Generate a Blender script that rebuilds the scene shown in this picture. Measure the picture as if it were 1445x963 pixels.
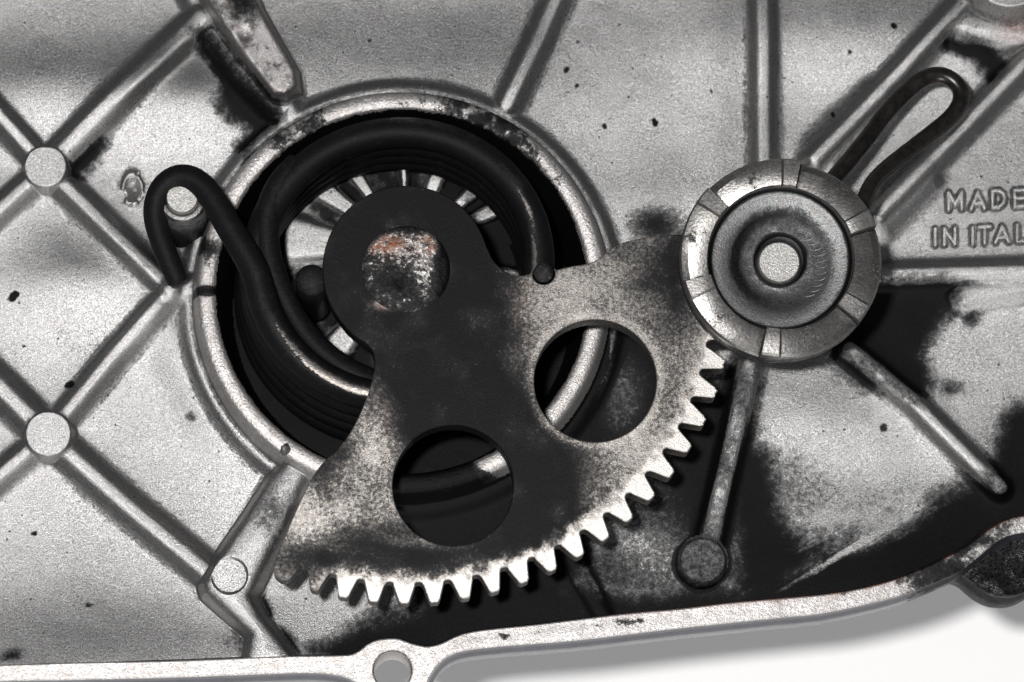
import bpy, math
import numpy as np
from mathutils import Vector, Matrix
from mathutils.geometry import delaunay_2d_cdt

C = bpy.context.scene.collection
for o in list(bpy.data.objects):
    bpy.data.objects.remove(o)
S = bpy.context.scene
S.unit_settings.scale_length = 0.01          # one unit is one centimetre; below, 100 "p" = one unit

# ------------------------------------------------------------------ camera
DIST = 60.0
cam_dir = Vector((-0.03, -0.20, 1.0)).normalized()
cam_pos = cam_dir * DIST
zc = cam_dir.copy()
xc = Vector((0, 1, 0)).cross(zc).normalized()
yc = zc.cross(xc).normalized()
cd = bpy.data.cameras.new('camera'); cam = bpy.data.objects.new('camera', cd); C.objects.link(cam)
cam.matrix_world = Matrix.Translation(cam_pos) @ Matrix((xc, yc, zc)).transposed().to_4x4()
cd.sensor_width = 36.0
cd.lens = 36.0 * DIST / 14.45
cd.clip_start = 1.0; cd.clip_end = 400.0
cd.dof.use_dof = True
cd.dof.focus_distance = DIST - 1.7
cd.dof.aperture_fstop = 0.30
S.camera = cam

# ------------------------------------------------------------------ light
w = bpy.data.worlds.new('World'); S.world = w; w.use_nodes = True
nt = w.node_tree
bg = nt.nodes['Background']
bg.inputs['Color'].default_value = (0.92, 0.95, 1.0, 1)
bg.inputs['Strength'].default_value = 0.075
def area(name, loc, target, size, power, col=(1, 1, 1)):
    ld = bpy.data.lights.new(name, 'AREA'); ld.shape = 'DISK'; ld.size = size
    ld.energy = power; ld.color = col
    lo = bpy.data.objects.new(name, ld); C.objects.link(lo); lo.location = loc
    lo.rotation_euler = (Vector(target) - Vector(loc)).to_track_quat('-Z', 'Y').to_euler()
    return lo
# camera flash a little above and left of the lens
area('flash', (-6.3, -8.6, 60.0), (0, 0, 0), 2.8, 25500, (1.0, 0.985, 0.97))
# low grazing fill lamp, added to brighten the white surface
area('paper_fill', (12.0, -75.0, 32.0), (0, 0, 0), 30.0, 26000, (1.0, 0.99, 0.97))

S.view_settings.view_transform = 'Standard'
S.view_settings.look = 'None'
S.view_settings.exposure = 0.45
S.view_settings.gamma = 1.0
S.render.engine = 'CYCLES'
S.render.resolution_x = 1024; S.render.resolution_y = 682

# ------------------------------------------------------------------ mapping helpers (units: p = 0.01 unit)
cp = np.array(cam_pos) * 100.0
XC, YC, ZC = (np.array(v) for v in (xc, yc, zc))
F = DIST * 100.0
def W(px, py, z):
    """where the sight line of a photo point meets the plane at height z"""
    px = np.asarray(px, float); py = np.asarray(py, float)
    u = (px - 722.5) / F; v = (481.5 - py) / F
    d = u[..., None] * XC + v[..., None] * YC - ZC
    t = (z - cp[2]) / d[..., 2]
    return cp[0] + d[..., 0] * t, cp[1] + d[..., 1] * t
def Wp(px, py, z):
    a, b = W(px, py, z); return float(a), float(b)
def proj(X, Y, Z):
    q = np.stack([X - cp[0], Y - cp[1], Z - cp[2]], -1)
    dz = -(q @ ZC)
    return 722.5 + (q @ XC) / dz * F, 481.5 - (q @ YC) / dz * F
def sc(z): return (F - z) / F

rng = np.random.RandomState(7)
_lat = rng.rand(256, 256)
def vnoise(x, y):
    xi = np.floor(x).astype(int); yi = np.floor(y).astype(int)
    fx = x - xi; fy = y - yi
    fx = fx * fx * (3 - 2 * fx); fy = fy * fy * (3 - 2 * fy)
    a = _lat[xi & 255, yi & 255]; b = _lat[(xi + 1) & 255, yi & 255]
    c = _lat[xi & 255, (yi + 1) & 255]; d = _lat[(xi + 1) & 255, (yi + 1) & 255]
    return (a * (1 - fx) + b * fx) * (1 - fy) + (c * (1 - fx) + d * fx) * fy
def fbm(x, y, s, o=4, seed=0):
    r = 0; a = 1; t = 0
    for k in range(o):
        r = r + a * vnoise(x / s + 17.3 * (k + seed), y / s + 9.1 * (k + 3 * seed)); t += a; a *= .55; s /= 2.03
    return r / t
def sst(a, b, x):
    t = np.clip((x - a) / (b - a), 0, 1); return t * t * (3 - 2 * t)
def smax(a, b, k):
    h = np.clip(0.5 + 0.5 * (b - a) / k, 0, 1)
    return a * (1 - h) + b * h + k * h * (1 - h)
def seg_d(X, Y, a, b):
    ax, ay = a; bx, by = b
    vx, vy = bx - ax, by - ay
    t = np.clip(((X - ax) * vx + (Y - ay) * vy) / (vx * vx + vy * vy + 1e-9), 0, 1)
    return np.hypot(X - ax - t * vx, Y - ay - t * vy)
def path_d(X, Y, pts):
    d = None
    for a, b in zip(pts[:-1], pts[1:]):
        e = seg_d(X, Y, a, b); d = e if d is None else np.minimum(d, e)
    return d
def poly_sd(X, Y, pts):
    """signed distance, negative inside"""
    n = len(pts); d = None; ins = np.zeros(X.shape, bool)
    for i in range(n):
        a = pts[i]; b = pts[(i + 1) % n]
        e = seg_d(X, Y, a, b); d = e if d is None else np.minimum(d, e)
        c = (a[1] > Y) != (b[1] > Y)
        if a[1] != b[1]:
            ins ^= c & (X < (b[0] - a[0]) * (Y - a[1]) / (b[1] - a[1]) + a[0])
    return np.where(ins, -d, d)
def catmull(pts, step=4.0, closed=False):
    P = np.array(pts, float); n = len(P); out = []
    rngi = range(n if closed else n - 1)
    for i in rngi:
        if closed: p0, p1, p2, p3 = P[(i - 1) % n], P[i], P[(i + 1) % n], P[(i + 2) % n]
        else: p0, p1, p2, p3 = P[max(i - 1, 0)], P[i], P[i + 1], P[min(i + 2, n - 1)]
        m = max(1, int(np.linalg.norm(p2 - p1) / step))
        for k in range(m):
            t = k / m
            out.append(0.5 * ((2 * p1) + (-p0 + p2) * t + (2 * p0 - 5 * p1 + 4 * p2 - p3) * t * t + (-p0 + 3 * p1 - 3 * p2 + p3) * t ** 3))
    if not closed: out.append(P[-1])
    return np.array(out)

# ------------------------------------------------------------------ materials
def N(t, kind, **kw):
    n = t.nodes.new(kind)
    for k, v in kw.items(): setattr(n, k, v)
    return n
def ramp(t, src, lo, hi):
    m = N(t, 'ShaderNodeMapRange', interpolation_type='SMOOTHSTEP')
    m.inputs['From Min'].default_value = lo; m.inputs['From Max'].default_value = hi
    t.links.new(src, m.inputs['Value']); return m.outputs['Result']
def math_(t, op, a, b):
    m = N(t, 'ShaderNodeMath', operation=op)
    for i, v in enumerate((a, b)):
        if isinstance(v, (int, float)): m.inputs[i].default_value = v
        else: t.links.new(v, m.inputs[i])
    return m.outputs[0]
def noise(t, co, scale, detail=4, rough=.6):
    n = N(t, 'ShaderNodeTexNoise'); n.inputs['Scale'].default_value = scale
    n.inputs['Detail'].default_value = detail; n.inputs['Roughness'].default_value = rough
    t.links.new(co, n.inputs['Vector']); return n.outputs['Fac']
def mixc(t, f, a, b):
    m = N(t, 'ShaderNodeMix', data_type='RGBA')
    for i, v in ((0, f), (6, a), (7, b)):
        if isinstance(v, (int, float)): m.inputs[i].default_value = v
        elif isinstance(v, tuple): m.inputs[i].default_value = (*v, 1)
        else: t.links.new(v, m.inputs[i])
    return m.outputs[2]
def mixf(t, f, a, b):
    m = N(t, 'ShaderNodeMix', data_type='FLOAT')
    for i, v in ((0, f), (2, a), (3, b)):
        if isinstance(v, (int, float)): m.inputs[i].default_value = v
        else: t.links.new(v, m.inputs[i])
    return m.outputs[0]

def metal(name, base, base2, rough=.45, metallic=.9, grain=34, bump=.006, dirt_amp=.55, dirt_scale=(26, 5),
          speck=0.0, bias=0.0, grime_col=(.0022, .0022, .0025), grime_rough=.5, edge=.07, warm=(.30, .22, .16), warm_amt=.25, film_amt=.7, streak=0, polish=0, dust=(.026, .026, .028)):
    base = tuple(x * .62 for x in base); base2 = tuple(x * .62 for x in base2)
    m = bpy.data.materials.new(name); m.use_nodes = True; t = m.node_tree
    p = t.nodes['Principled BSDF']
    co = N(t, 'ShaderNodeTexCoord').outputs['Object']
    ga = N(t, 'ShaderNodeAttribute', attribute_name='grime_and_light').outputs['Fac']  # grime amount; also carries highlights painted on ring, coil and drum
    ra = N(t, 'ShaderNodeAttribute', attribute_name='rust').outputs['Fac']
    fine = noise(t, co, grain, 3, .7)
    mid = noise(t, co, grain * .28, 4, .6)
    big = noise(t, co, 0.9, 4, .6)
    d1 = noise(t, co, dirt_scale[0], 5, .72)
    d2 = noise(t, co, dirt_scale[1], 5, .65)
    # metal colour: grainy, cloudy, faintly warm in places
    c = mixc(t, ramp(t, fine, .36, .64), base2, base)
    c = mixc(t, math_(t, 'MULTIPLY', ramp(t, mid, .40, .75), warm_amt), c, warm)
    c = mixc(t, math_(t, 'MULTIPLY', ramp(t, big, .45, .75), .30), c, tuple(x * .62 for x in base))
    # grime
    s = math_(t, 'ADD', ga, bias)
    s = math_(t, 'ADD', s, math_(t, 'MULTIPLY', math_(t, 'SUBTRACT', d1, .5), dirt_amp))
    s = math_(t, 'ADD', s, math_(t, 'MULTIPLY', math_(t, 'SUBTRACT', d2, .5), dirt_amp * .9))
    if streak:
        mp = N(t, 'ShaderNodeMapping'); mp.inputs['Rotation'].default_value = (0, 0, math.radians(-28)); mp.inputs['Scale'].default_value = (60, 12, 1)
        t.links.new(co, mp.inputs['Vector'])
        stn = noise(t, mp.outputs[0], 1.0, 4, .7)
        s = math_(t, 'ADD', s, math_(t, 'MULTIPLY', math_(t, 'SUBTRACT', stn, .5), streak))
        c = mixc(t, ramp(t, stn, .62, .42), c, tuple(x * .45 for x in base))
    g = ramp(t, s, .5 - edge, .5 + edge)
    film = math_(t, 'MULTIPLY', ramp(t, math_(t, 'ADD', math_(t, 'MULTIPLY', s, .5), math_(t, 'MULTIPLY', ga, .5)), .12, .58), film_amt)
    if speck > 0:
        v = N(t, 'ShaderNodeTexVoronoi'); v.inputs['Scale'].default_value = 5.0
        v.inputs['Randomness'].default_value = 1
        t.links.new(co, v.inputs['Vector'])
        sp = ramp(t, math_(t, 'SUBTRACT', v.outputs['Distance'], math_(t, 'MULTIPLY', mid, .12)), .035 * speck, .0)
        g = math_(t, 'MAXIMUM', g, math_(t, 'MULTIPLY', math_(t, 'MULTIPLY', sp, .9), ramp(t, big, .42, .55)))
    c = mixc(t, film, c, tuple(x * .35 for x in base))
    if polish: c = mixc(t, math_(t, 'MULTIPLY', ramp(t, ga, .20, .02), .42), c, (.74, .72, .69))
    r1 = math_(t, 'MULTIPLY', ra, ramp(t, d2, .35, .6))
    c = mixc(t, r1, c, (.20, .055, .014))
    gc = mixc(t, ramp(t, d1, .4, .75), grime_col, tuple(x * 2.6 for x in grime_col))
    gc = mixc(t, math_(t, 'MULTIPLY', ramp(t, math_(t, 'SUBTRACT', ga, math_(t, 'MULTIPLY', d2, .5)), .62, .32), ramp(t, d1, .34, .66)), gc, dust)
    c = mixc(t, g, c, gc)
    t.links.new(c, p.inputs['Base Color'])
    t.links.new(mixf(t, math_(t, 'MAXIMUM', g, r1), metallic, 0.0), p.inputs['Metallic'])
    rr = math_(t, 'ADD', rough - .1, math_(t, 'MULTIPLY', mid, .2))
    t.links.new(mixf(t, g, rr, grime_rough), p.inputs['Roughness'])
    sp_in = p.inputs['Specular IOR Level']; t.links.new(mixf(t, g, .5, .10), sp_in)
    hgt = math_(t, 'ADD', fine, math_(t, 'MULTIPLY', mid, .5))
    hgt = math_(t, 'ADD', hgt, math_(t, 'MULTIPLY', g, .8))
    b = N(t, 'ShaderNodeBump'); b.inputs['Strength'].default_value = 1.0; b.inputs['Distance'].default_value = bump
    t.links.new(hgt, b.inputs['Height']); t.links.new(b.outputs['Normal'], p.inputs['Normal'])
    return m
M = {}
M['cast'] = metal('cast_aluminium', (.90, .895, .89), (.34, .34, .345), rough=.35, metallic=1.0, grain=62, bump=.0075, warm_amt=.15, speck=1.0, edge=.22, dirt_amp=.80, dirt_scale=(44, 14))
M['mach'] = metal('machined_aluminium', (.93, .91, .90), (.60, .57, .56), rough=.42, metallic=.8, grain=30, bump=.010)
M['paint'] = metal('grey_casing_side', (.11, .11, .14), (.08, .08, .10), rough=.3, metallic=.5, grain=12, bump=.002, warm_amt=0)
M['steel'] = metal('worn_gear_steel', (.70, .66, .62), (.34, .32, .30), rough=.42, metallic=.85, grain=44, bump=.004,
                   dirt_amp=1.0, dirt_scale=(62, 20), edge=.21, polish=1, warm=(.22, .16, .12), warm_amt=.35, streak=.32)
M['tooth'] = metal('bare_tooth_steel', (.95, .92, .88), (.75, .72, .69), rough=.36, metallic=.8, grain=40, bump=.004, warm_amt=.1)
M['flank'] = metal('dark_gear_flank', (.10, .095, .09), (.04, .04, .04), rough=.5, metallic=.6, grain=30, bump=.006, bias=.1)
M['drum'] = metal('drum_steel', (.42, .41, .40), (.26, .253, .247), rough=.36, metallic=.92, grain=26, bump=.004,
                  dirt_amp=.6, dirt_scale=(20, 5), warm=(.22, .18, .15), warm_amt=.22)
M['dish'] = metal('drum_dish_steel', (.40, .41, .42), (.20, .205, .21), rough=.42, metallic=.85, grain=46, bump=.006, dirt_amp=.7, dirt_scale=(40, 8), edge=.2)
M['pin'] = metal('pin_face', (.80, .80, .78), (.45, .45, .44), rough=.45, metallic=.8, grain=40, bump=.008, bias=.12)
M['spring'] = metal('black_spring_steel', (.38, .35, .33), (.2, .19, .18), rough=.35, metallic=.7, grain=28, bump=.006, bias=0.0, dirt_amp=.8, dirt_scale=(50, 12),
                    grime_col=(.004, .004, .0046), grime_rough=.52)
M['wire'] = metal('brown_wire', (.068, .062, .058), (.036, .033, .031), rough=.30, metallic=.75, grain=10, bump=.0015, warm=(.09, .07, .058), warm_amt=.3, dirt_amp=.3)
M['dome'] = metal('rusty_shaft_head', (.80, .78, .76), (.25, .24, .24), rough=.30, metallic=.9, grain=22, bump=.020, dirt_amp=1.1, dirt_scale=(24, 9), edge=.12, bias=.14)
M['oil'] = metal('oily_black_lug', (.3, .3, .31), (.1, .1, .11), rough=.25, metallic=.6, grain=12, bump=.02, bias=.55, grime_rough=.18)
m = bpy.data.materials.new('white_paper'); m.use_nodes = True
m.node_tree.nodes['Principled BSDF'].inputs['Base Color'].default_value = (.91, .91, .91, 1)
m.node_tree.nodes['Principled BSDF'].inputs['Roughness'].default_value = .9
M['paper'] = m

# ------------------------------------------------------------------ object helpers
def link(o, parent=None):
    C.objects.link(o)
    if parent is not None: o.parent = parent
    return o
def thing(name, label, cat, loc):
    o = bpy.data.objects.new(name, None); o.location = [v / 100 for v in loc]; o['label'] = label; o['category'] = cat
    o.empty_display_size = .3
    C.objects.link(o); return o
def mk(name, V, Fc, mat, parent=None, grime_and_light=None, rust=None, smooth=None, normals=None, label=None, mats=None, fmat=None):
    """V in p units (n,3); Fc list/array of faces"""
    V = np.asarray(V, float) / 100.0
    if parent is not None: V = V - np.array(parent.location)
    me = bpy.data.meshes.new(name)
    if isinstance(Fc, np.ndarray):
        nf, k = Fc.shape
        me.vertices.add(len(V)); me.vertices.foreach_set('co', V.astype(np.float32).ravel())
        me.loops.add(nf * k); me.loops.foreach_set('vertex_index', Fc.astype(np.int32).ravel())
        me.polygons.add(nf); me.polygons.foreach_set('loop_start', np.arange(0, nf * k, k, dtype=np.int32))
        me.update(calc_edges=True)
    else:
        me.from_pydata(V.tolist(), [], [tuple(f) for f in Fc]); me.update()
    for nm, a in (('grime_and_light', grime_and_light), ('rust', rust)):
        if a is not None:
            at = me.attributes.new(nm, 'FLOAT', 'POINT'); at.data.foreach_set('value', np.broadcast_to(np.asarray(a, np.float32), (len(V),)).copy())
    for mm in (mats or [mat]): me.materials.append(mm)
    if fmat is not None: me.polygons.foreach_set('material_index', np.asarray(fmat, np.int32))
    if smooth is not None or normals is not None:
        me.polygons.foreach_set('use_smooth', np.ones(len(me.polygons), bool))
        if smooth is not None and smooth < 179: me.set_sharp_from_angle(angle=math.radians(smooth))
    if normals is not None: me.normals_split_custom_set_from_vertices(normals.tolist())
    o = bpy.data.objects.new(name, me)
    if label: o['label'] = label
    return link(o, parent)

def ccw(P):
    P = np.asarray(P, float)
    a = np.sum(P[:, 0] * np.roll(P[:, 1], -1) - np.roll(P[:, 0], -1) * P[:, 1])
    return P if a > 0 else P[::-1]
def inset(P, d):
    """P ccw loop: move inwards by d"""
    e = np.roll(P, -1, 0) - P; e /= (np.linalg.norm(e, axis=1, keepdims=True) + 1e-9)
    n = np.stack([-e[:, 1], e[:, 0]], 1)
    m_ = n + np.roll(n, 1, 0); m_ /= (np.linalg.norm(m_, axis=1, keepdims=True) + 1e-9)
    return P + m_ * d
def cdt_fill(loops, spacing):
    """triangulate outer loop minus holes, with interior points; returns 2D verts, tris"""
    vs = []; es = []
    for L in loops:
        b = len(vs); vs += [Vector((float(p[0]), float(p[1]))) for p in L]
        es += [(b + i, b + (i + 1) % len(L)) for i in range(len(L))]
    nb = len(vs)
    O = loops[0]
    gx = np.arange(O[:, 0].min(), O[:, 0].max(), spacing); gy = np.arange(O[:, 1].min(), O[:, 1].max(), spacing)
    GX, GY = np.meshgrid(gx, gy); GX = GX.ravel() + rng.rand(GX.size) * spacing * .4; GY = GY.ravel() + rng.rand(GY.size) * spacing * .4
    sd = poly_sd(GX, GY, O)
    for H in loops[1:]: sd = np.maximum(sd, -poly_sd(GX, GY, H))
    k = sd < -spacing * .5
    vs += [Vector((a, b)) for a, b in zip(GX[k].tolist(), GY[k].tolist())]
    V2, E2, F2, *_ = delaunay_2d_cdt(vs, es, [], 0, 1e-4)
    V2 = np.array([(v[0], v[1]) for v in V2]); F2 = np.array([f for f in F2 if len(f) == 3])
    c = V2[F2].mean(1)
    sd = poly_sd(c[:, 0], c[:, 1], O)
    for H in loops[1:]: sd = np.maximum(sd, -poly_sd(c[:, 0], c[:, 1], H))
    F2 = F2[sd < 0]
    a = V2[F2]
    ar = (a[:, 1, 0] - a[:, 0, 0]) * (a[:, 2, 1] - a[:, 0, 1]) - (a[:, 2, 0] - a[:, 0, 0]) * (a[:, 1, 1] - a[:, 0, 1])
    F2[ar < 0] = F2[ar < 0][:, ::-1]
    return V2, F2
def plate(loops, z0, z1, bevel, spacing, bottom=True, skirt=None):
    """loops[0] outer, others holes (world p). returns V, F(list), kind per face: 0 top, 1 bevel, 2 wall"""
    L = [ccw(loops[0])] + [ccw(h)[::-1] for h in loops[1:]]
    ins = [inset(l, bevel) for l in L]
    V2, F2 = cdt_fill([ins[0]] + ins[1:], spacing)
    V = np.column_stack([V2, np.full(len(V2), z1)]); Fc = F2.tolist(); kind = [0] * len(Fc)
    V = V.tolist()
    for l, li in zip(L, ins):
        n = len(l)
        rings = [(li, z1), ((li + l) / 2 + (l - li) * .2, z1 - bevel * .3), (l, z1 - bevel)]
        rings += [(inset(l, -dx), zz) for dx, zz in skirt] if skirt is not None and l is L[0] else [(l, z0)]
        base = []
        for P, z in rings:
            base.append(len(V)); V += [(p[0], p[1], z) for p in P]
        for a in range(len(rings) - 1):
            for i in range(n):
                j = (i + 1) % n
                Fc.append((base[a] + i, base[a + 1] + i, base[a + 1] + j, base[a] + j)); kind.append(1 if a < 2 else 2)
    if bottom:
        b = len(V); V += [(p[0], p[1], z0) for p in V2]
        Fc += [(b + f[2], b + f[1], b + f[0]) for f in F2.tolist()]; kind += [2] * len(F2)
    return np.array(V), Fc, np.array(kind)
def lathe(cx, cy, prof, n=128, cap=True, zf=None):
    V = []; Fc = []
    for r, z in prof:
        for i in range(n):
            a = 2 * math.pi * i / n
            zz = z if zf is None else zf(r, z, a)
            V.append((cx + r * math.cos(a), cy + r * math.sin(a), zz))
    for k in range(len(prof) - 1):
        for i in range(n):
            j = (i + 1) % n
            Fc.append((k * n + i, k * n + j, (k + 1) * n + j, (k + 1) * n + i))
    if cap: Fc.append(tuple(range((len(prof) - 1) * n, len(prof) * n)))
    return np.array(V), Fc
def tube(P, r, n=20, caps=True):
    P = np.array(P, float); m_ = len(P)
    R = np.broadcast_to(np.asarray(r, float), (m_,))
    T = np.gradient(P, axis=0); T /= np.linalg.norm(T, axis=1, keepdims=True)
    up = np.array([0, 0, 1.0]); V = []
    nrm = np.cross(T[0], up); nrm /= np.linalg.norm(nrm)
    for i in range(m_):
        nrm = nrm - T[i] * np.dot(nrm, T[i]); nrm /= np.linalg.norm(nrm)
        bn = np.cross(T[i], nrm)
        for k in range(n):
            a = 2 * math.pi * k / n
            V.append(P[i] + R[i] * (math.cos(a) * nrm + math.sin(a) * bn))
    Fc = [(i * n + k, i * n + (k + 1) % n, (i + 1) * n + (k + 1) % n, (i + 1) * n + k) for i in range(m_ - 1) for k in range(n)]
    if caps:
        for i, s in ((0, 1), (m_ - 1, -1)):
            b = len(V); V += [P[i] - s * T[i] * R[i] * .18 + (np.array(v) - P[i]) * .8 for v in V[i * n:(i + 1) * n]]
            f0 = [(i * n + k, b + k, b + (k + 1) % n, i * n + (k + 1) % n) for k in range(n)]
            Fc += f0 if s == 1 else [f[::-1] for f in f0]
            Fc.append(tuple(range(b + n - 1, b - 1, -1)) if s == 1 else tuple(range(b, b + n)))
    return np.array(V), Fc

# ================================================================== background surface
s = 12000
bs = mk('background_surface', [(-s, -s, -640), (s, -s, -640), (s, s, -640), (-s, s, -640)], [(0, 1, 2, 3)], M['paper'])
bs['kind'] = 'structure'; bs['label'] = 'plain white surface under the casing, seen below its lower edge'

# ================================================================== ENGINE CASING
casing = thing('engine_casing', 'cast aluminium engine cover with ribs, round bosses, oil stains and MADE IN ITALY lettering', 'engine cover', (0, 0, -40))

RIM_Z = 62.0
inner = [(-260, 946), (-150, 941), (0, 938), (100, 935), (250, 932), (400, 926), (480, 924.5), (502, 921), (520, 908), (537, 902), (560, 901), (582, 908), (602, 912),
         (622, 908), (648, 896), (681, 889), (748, 882), (815, 874), (882, 866), (960, 859), (1027, 851), (1094, 845), (1161, 839), (1212, 831), (1262, 818),
         (1312, 798), (1363, 772), (1396, 747), (1423, 733), (1445, 728), (1500, 722), (1620, 716), (1720, 712)]
outer = [(-260, 976), (-150, 969), (0, 962), (100, 960), (235, 957), (369, 952), (436, 950), (478, 954), (500, 963), (512, 980), (530, 1000), (560, 1008), (586, 999),
         (600, 978), (606, 958), (621, 936), (641, 923), (668, 917), (715, 912), (815, 904), (960, 887), (1094, 873), (1161, 866), (1228, 852), (1279, 838), (1329, 818), (1356, 805),
         (1379, 788), (1413, 761), (1445, 752), (1500, 747), (1620, 742), (1720, 740)]
ri = catmull(inner, 5); ro = catmull(outer, 5)
def toW(P, z):
    P = np.asarray(P, float); x, y = W(P[:, 0], P[:, 1], z); return np.column_stack([x, y])
rim_loop = np.vstack([toW(ri, RIM_Z), toW(ro, RIM_Z)[::-1]])

# ---- height field grid (world p)
def axis(lo, hi, flo, fhi, fine, coarse):
    return np.concatenate([np.arange(lo, flo, coarse), np.arange(flo, fhi, fine), np.arange(fhi, hi + coarse, coarse)])
gx = axis(-985, 985, -752, 752, 1.6, 8); gy = axis(-560, 720, -520, 520, 1.6, 8)
X, Y = np.meshgrid(gx, gy)
PX0, PY0 = proj(X, Y, np.full(X.shape, 20.0))
H = np.zeros(X.shape)
label = np.zeros(X.shape, int); names = ['floor_plate']
def stamp(name, z, k, keep=1.5):
    """blend a feature into the surface and claim the faces where it stands out"""
    global H, label
    new = smax(H, z, k)
    own = (z > H - k * .25) & (new > H + 0.05) & (z > keep)
    names.append(name); label = np.where(own, len(names) - 1, label); H = new
def PT(pts, z): return [Wp(a, b, z) for a, b in pts]

# gentle casting undulation: long slopes and hollows
def hill(px, py, rx, ry, h, ang=0):
    c, s_ = math.cos(math.radians(ang)), math.sin(math.radians(ang))
    dx = PX0 - px; dy = PY0 - py
    u = (dx * c + dy * s_) / rx; v = (-dx * s_ + dy * c) / ry
    return h * np.exp(-(u * u + v * v))
H += 14 * (fbm(X + 3000, Y + 3000, 330, 2, 1) - .5)
H += hill(40, 128, 190, 62, 14) + hill(110, 402, 95, 62, 17, 6) + hill(120, 985, 420, 120, 46)
H += hill(540, 112, 240, 90, 17) + hill(1220, 52, 240, 66, 11) + hill(268, 146, 90, 58, 15) + hill(1380, 900, 300, 150, 30)
H += hill(262, 520, 40, 150, 12, -28) + hill(1010, 90, 50, 220, 7) + hill(920, 290, 90, 60, 8) + hill(1160, 590, 110, 60, 8)
H0 = H.copy(); RF = np.zeros_like(H); RL = np.zeros(X.shape, int); RM = np.zeros_like(H)

def ridge(prof, name):
    global RF, RL, RM
    RF = (RF ** 4 + prof ** 4) ** .25
    names.append(name); RL = np.where((prof > RM) & (prof > 4), len(names) - 1, RL); RM = np.maximum(RM, prof)
def rib(pts, z=38, r=8, p=2.5, k=0, name='rib', taper=None):
    P = PT(pts, z * .68); d = path_d(X, Y, P)
    ridge(z * .56 * np.exp(-(d / (9.0 + r * .95)) ** 3.5) + 3.0 * np.exp(-(d / (20 + r)) ** 2), name)
# left web
rib([(-80, 80), (0, 165), (65, 235)], 40)
rib([(65, 235), (170, 132), (283, 22)], 44, 13, 1.9, 16)
rib([(-90, 380), (0, 293), (65, 235)], 38)
rib([(65, 235), (150, 318), (243, 408)], 38, 9)
rib([(243, 408), (284, 402)], 42, 14)
rib([(243, 410), (160, 500), (67, 612)], 40, 8)
rib([(-90, 460), (0, 545), (67, 612)], 44, 14, 1.9)
rib([(-90, 755), (0, 668), (67, 612)], 38)
rib([(67, 612), (180, 712), (300, 812)], 42, 12, 1.9)
# top and right radial ribs
rib([(268, -30), (300, 40), (352, 110), (405, 158)], 34, 16, 1.7, 14)
rib([(800, -40), (755, 65), (716, 148)], 40, 10, 2.2, 10)
rib([(1076, -40), (1078, 110), (1079, 225), (1062, 500), (1000, 770)], 34, 9, 2.4, 10)
rib([(1200, 492), (1290, 566), (1412, 688)], 32, 7, 2.0, 12)
rib([(1235, 386), (1340, 383), (1560, 376)], 36, 8, 1.9, 13)
rib([(1362, 416), (1450, 400), (1560, 388)], 22, 13, 1.2, 14)
rib([(745, 640), (812, 798), (850, 868)], 12, 5, 1.4, 10)
# clip channel
rib([(1400, -40), (1350, 12), (1270, 100), (1150, 222)], 58, 9, 2.3, 9, 'channel_wall')
rib([(1165, 215), (1240, 140)], 34, 22, 2.6, 9, 'channel_wall')
rib([(1560, -30), (1443, 92), (1362, 176), (1240, 300)], 56, 9, 2.3, 9, 'channel_wall')
rib([(1240, 308), (1300, 246)], 34, 20, 2.4, 9, 'channel_wall')
rib([(1368, 34), (1450, 44), (1520, 60)], 44, 20, 1.6, 14, 'channel_wall')
# shoulder round the bearing ring
_cx, _cy = Wp(568, 410, 72); _r = np.hypot(X - _cx, Y - _cy)
ridge((15 * np.exp(-(np.maximum(0, _r - 289) / 23) ** 5) + 4 * np.exp(-(np.maximum(0, _r - 289) / 44) ** 2)) * (_r > 250), 'ring_shoulder')
H = H0 + RF; label = RL
# solid blocks
def block(name, poly, z, slope, k, rnd=0):
    sd = poly_sd(X, Y, PT(poly, z))
    z_ = z - slope * np.maximum(0, .5 * (sd + np.sqrt(sd * sd + 9 + 16 * rnd)) - .3)
    stamp(name, z_, k)
def sqrtp(sd):  # soft shoulder
    return .5 * (sd + np.sqrt(sd * sd + 9)) - .3
block('cast_block', [(262, -60), (293, 0), (345, 80), (386, 132), (403, 134), (419, 120), (416, 96), (364, 6), (335, -60)], 60, 5.5, 4)
block('stop_lug', [(403, 646), (418, 643), (430, 652), (435, 672), (405, 735), (374, 798), (356, 838), (372, 868), (412, 918), (420, 945), (340, 945), (350, 895),
                   (288, 836), (284, 820), (312, 774), (348, 722), (382, 668)], 56, 5.0, 5, 2.5)
# bosses
def boss(px, py, R, z, slope=6.0, k=4, name='boss'):
    cx, cy = Wp(px, py, z); d = np.hypot(X - cx, Y - cy) - R * sc(z)
    stamp(name, z - slope * sqrtp(d), k)
    global H, label
    m_ = sst(1.2, -1.2, d); H = H * (1 - m_) + z * m_
    label = np.where(d < 0, len(names) - 1, label)
boss(64, 235, 30.5, 35); boss(68, 612, 32.5, 37); boss(324, 813, 25, 50, 3.0, 2); boss(992, 791, 31.5, 33)
boss(1424, -44, 57, 74, 3)

# ---- bearing ring and the well inside it
RZ = 72.0
RCx, RCy = Wp(568, 410, RZ)
rr = np.hypot(X - RCx, Y - RCy); th = np.arctan2(Y - RCy, X - RCx)
s_r = sc(RZ)
wall = RZ - 7.0 * sqrtp(np.abs(rr - 276.5 * s_r) - 14.5)
stamp('ring_wall', np.where(rr > 250 * s_r, wall, -500), 4)
inside = rr < 277 * s_r
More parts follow.
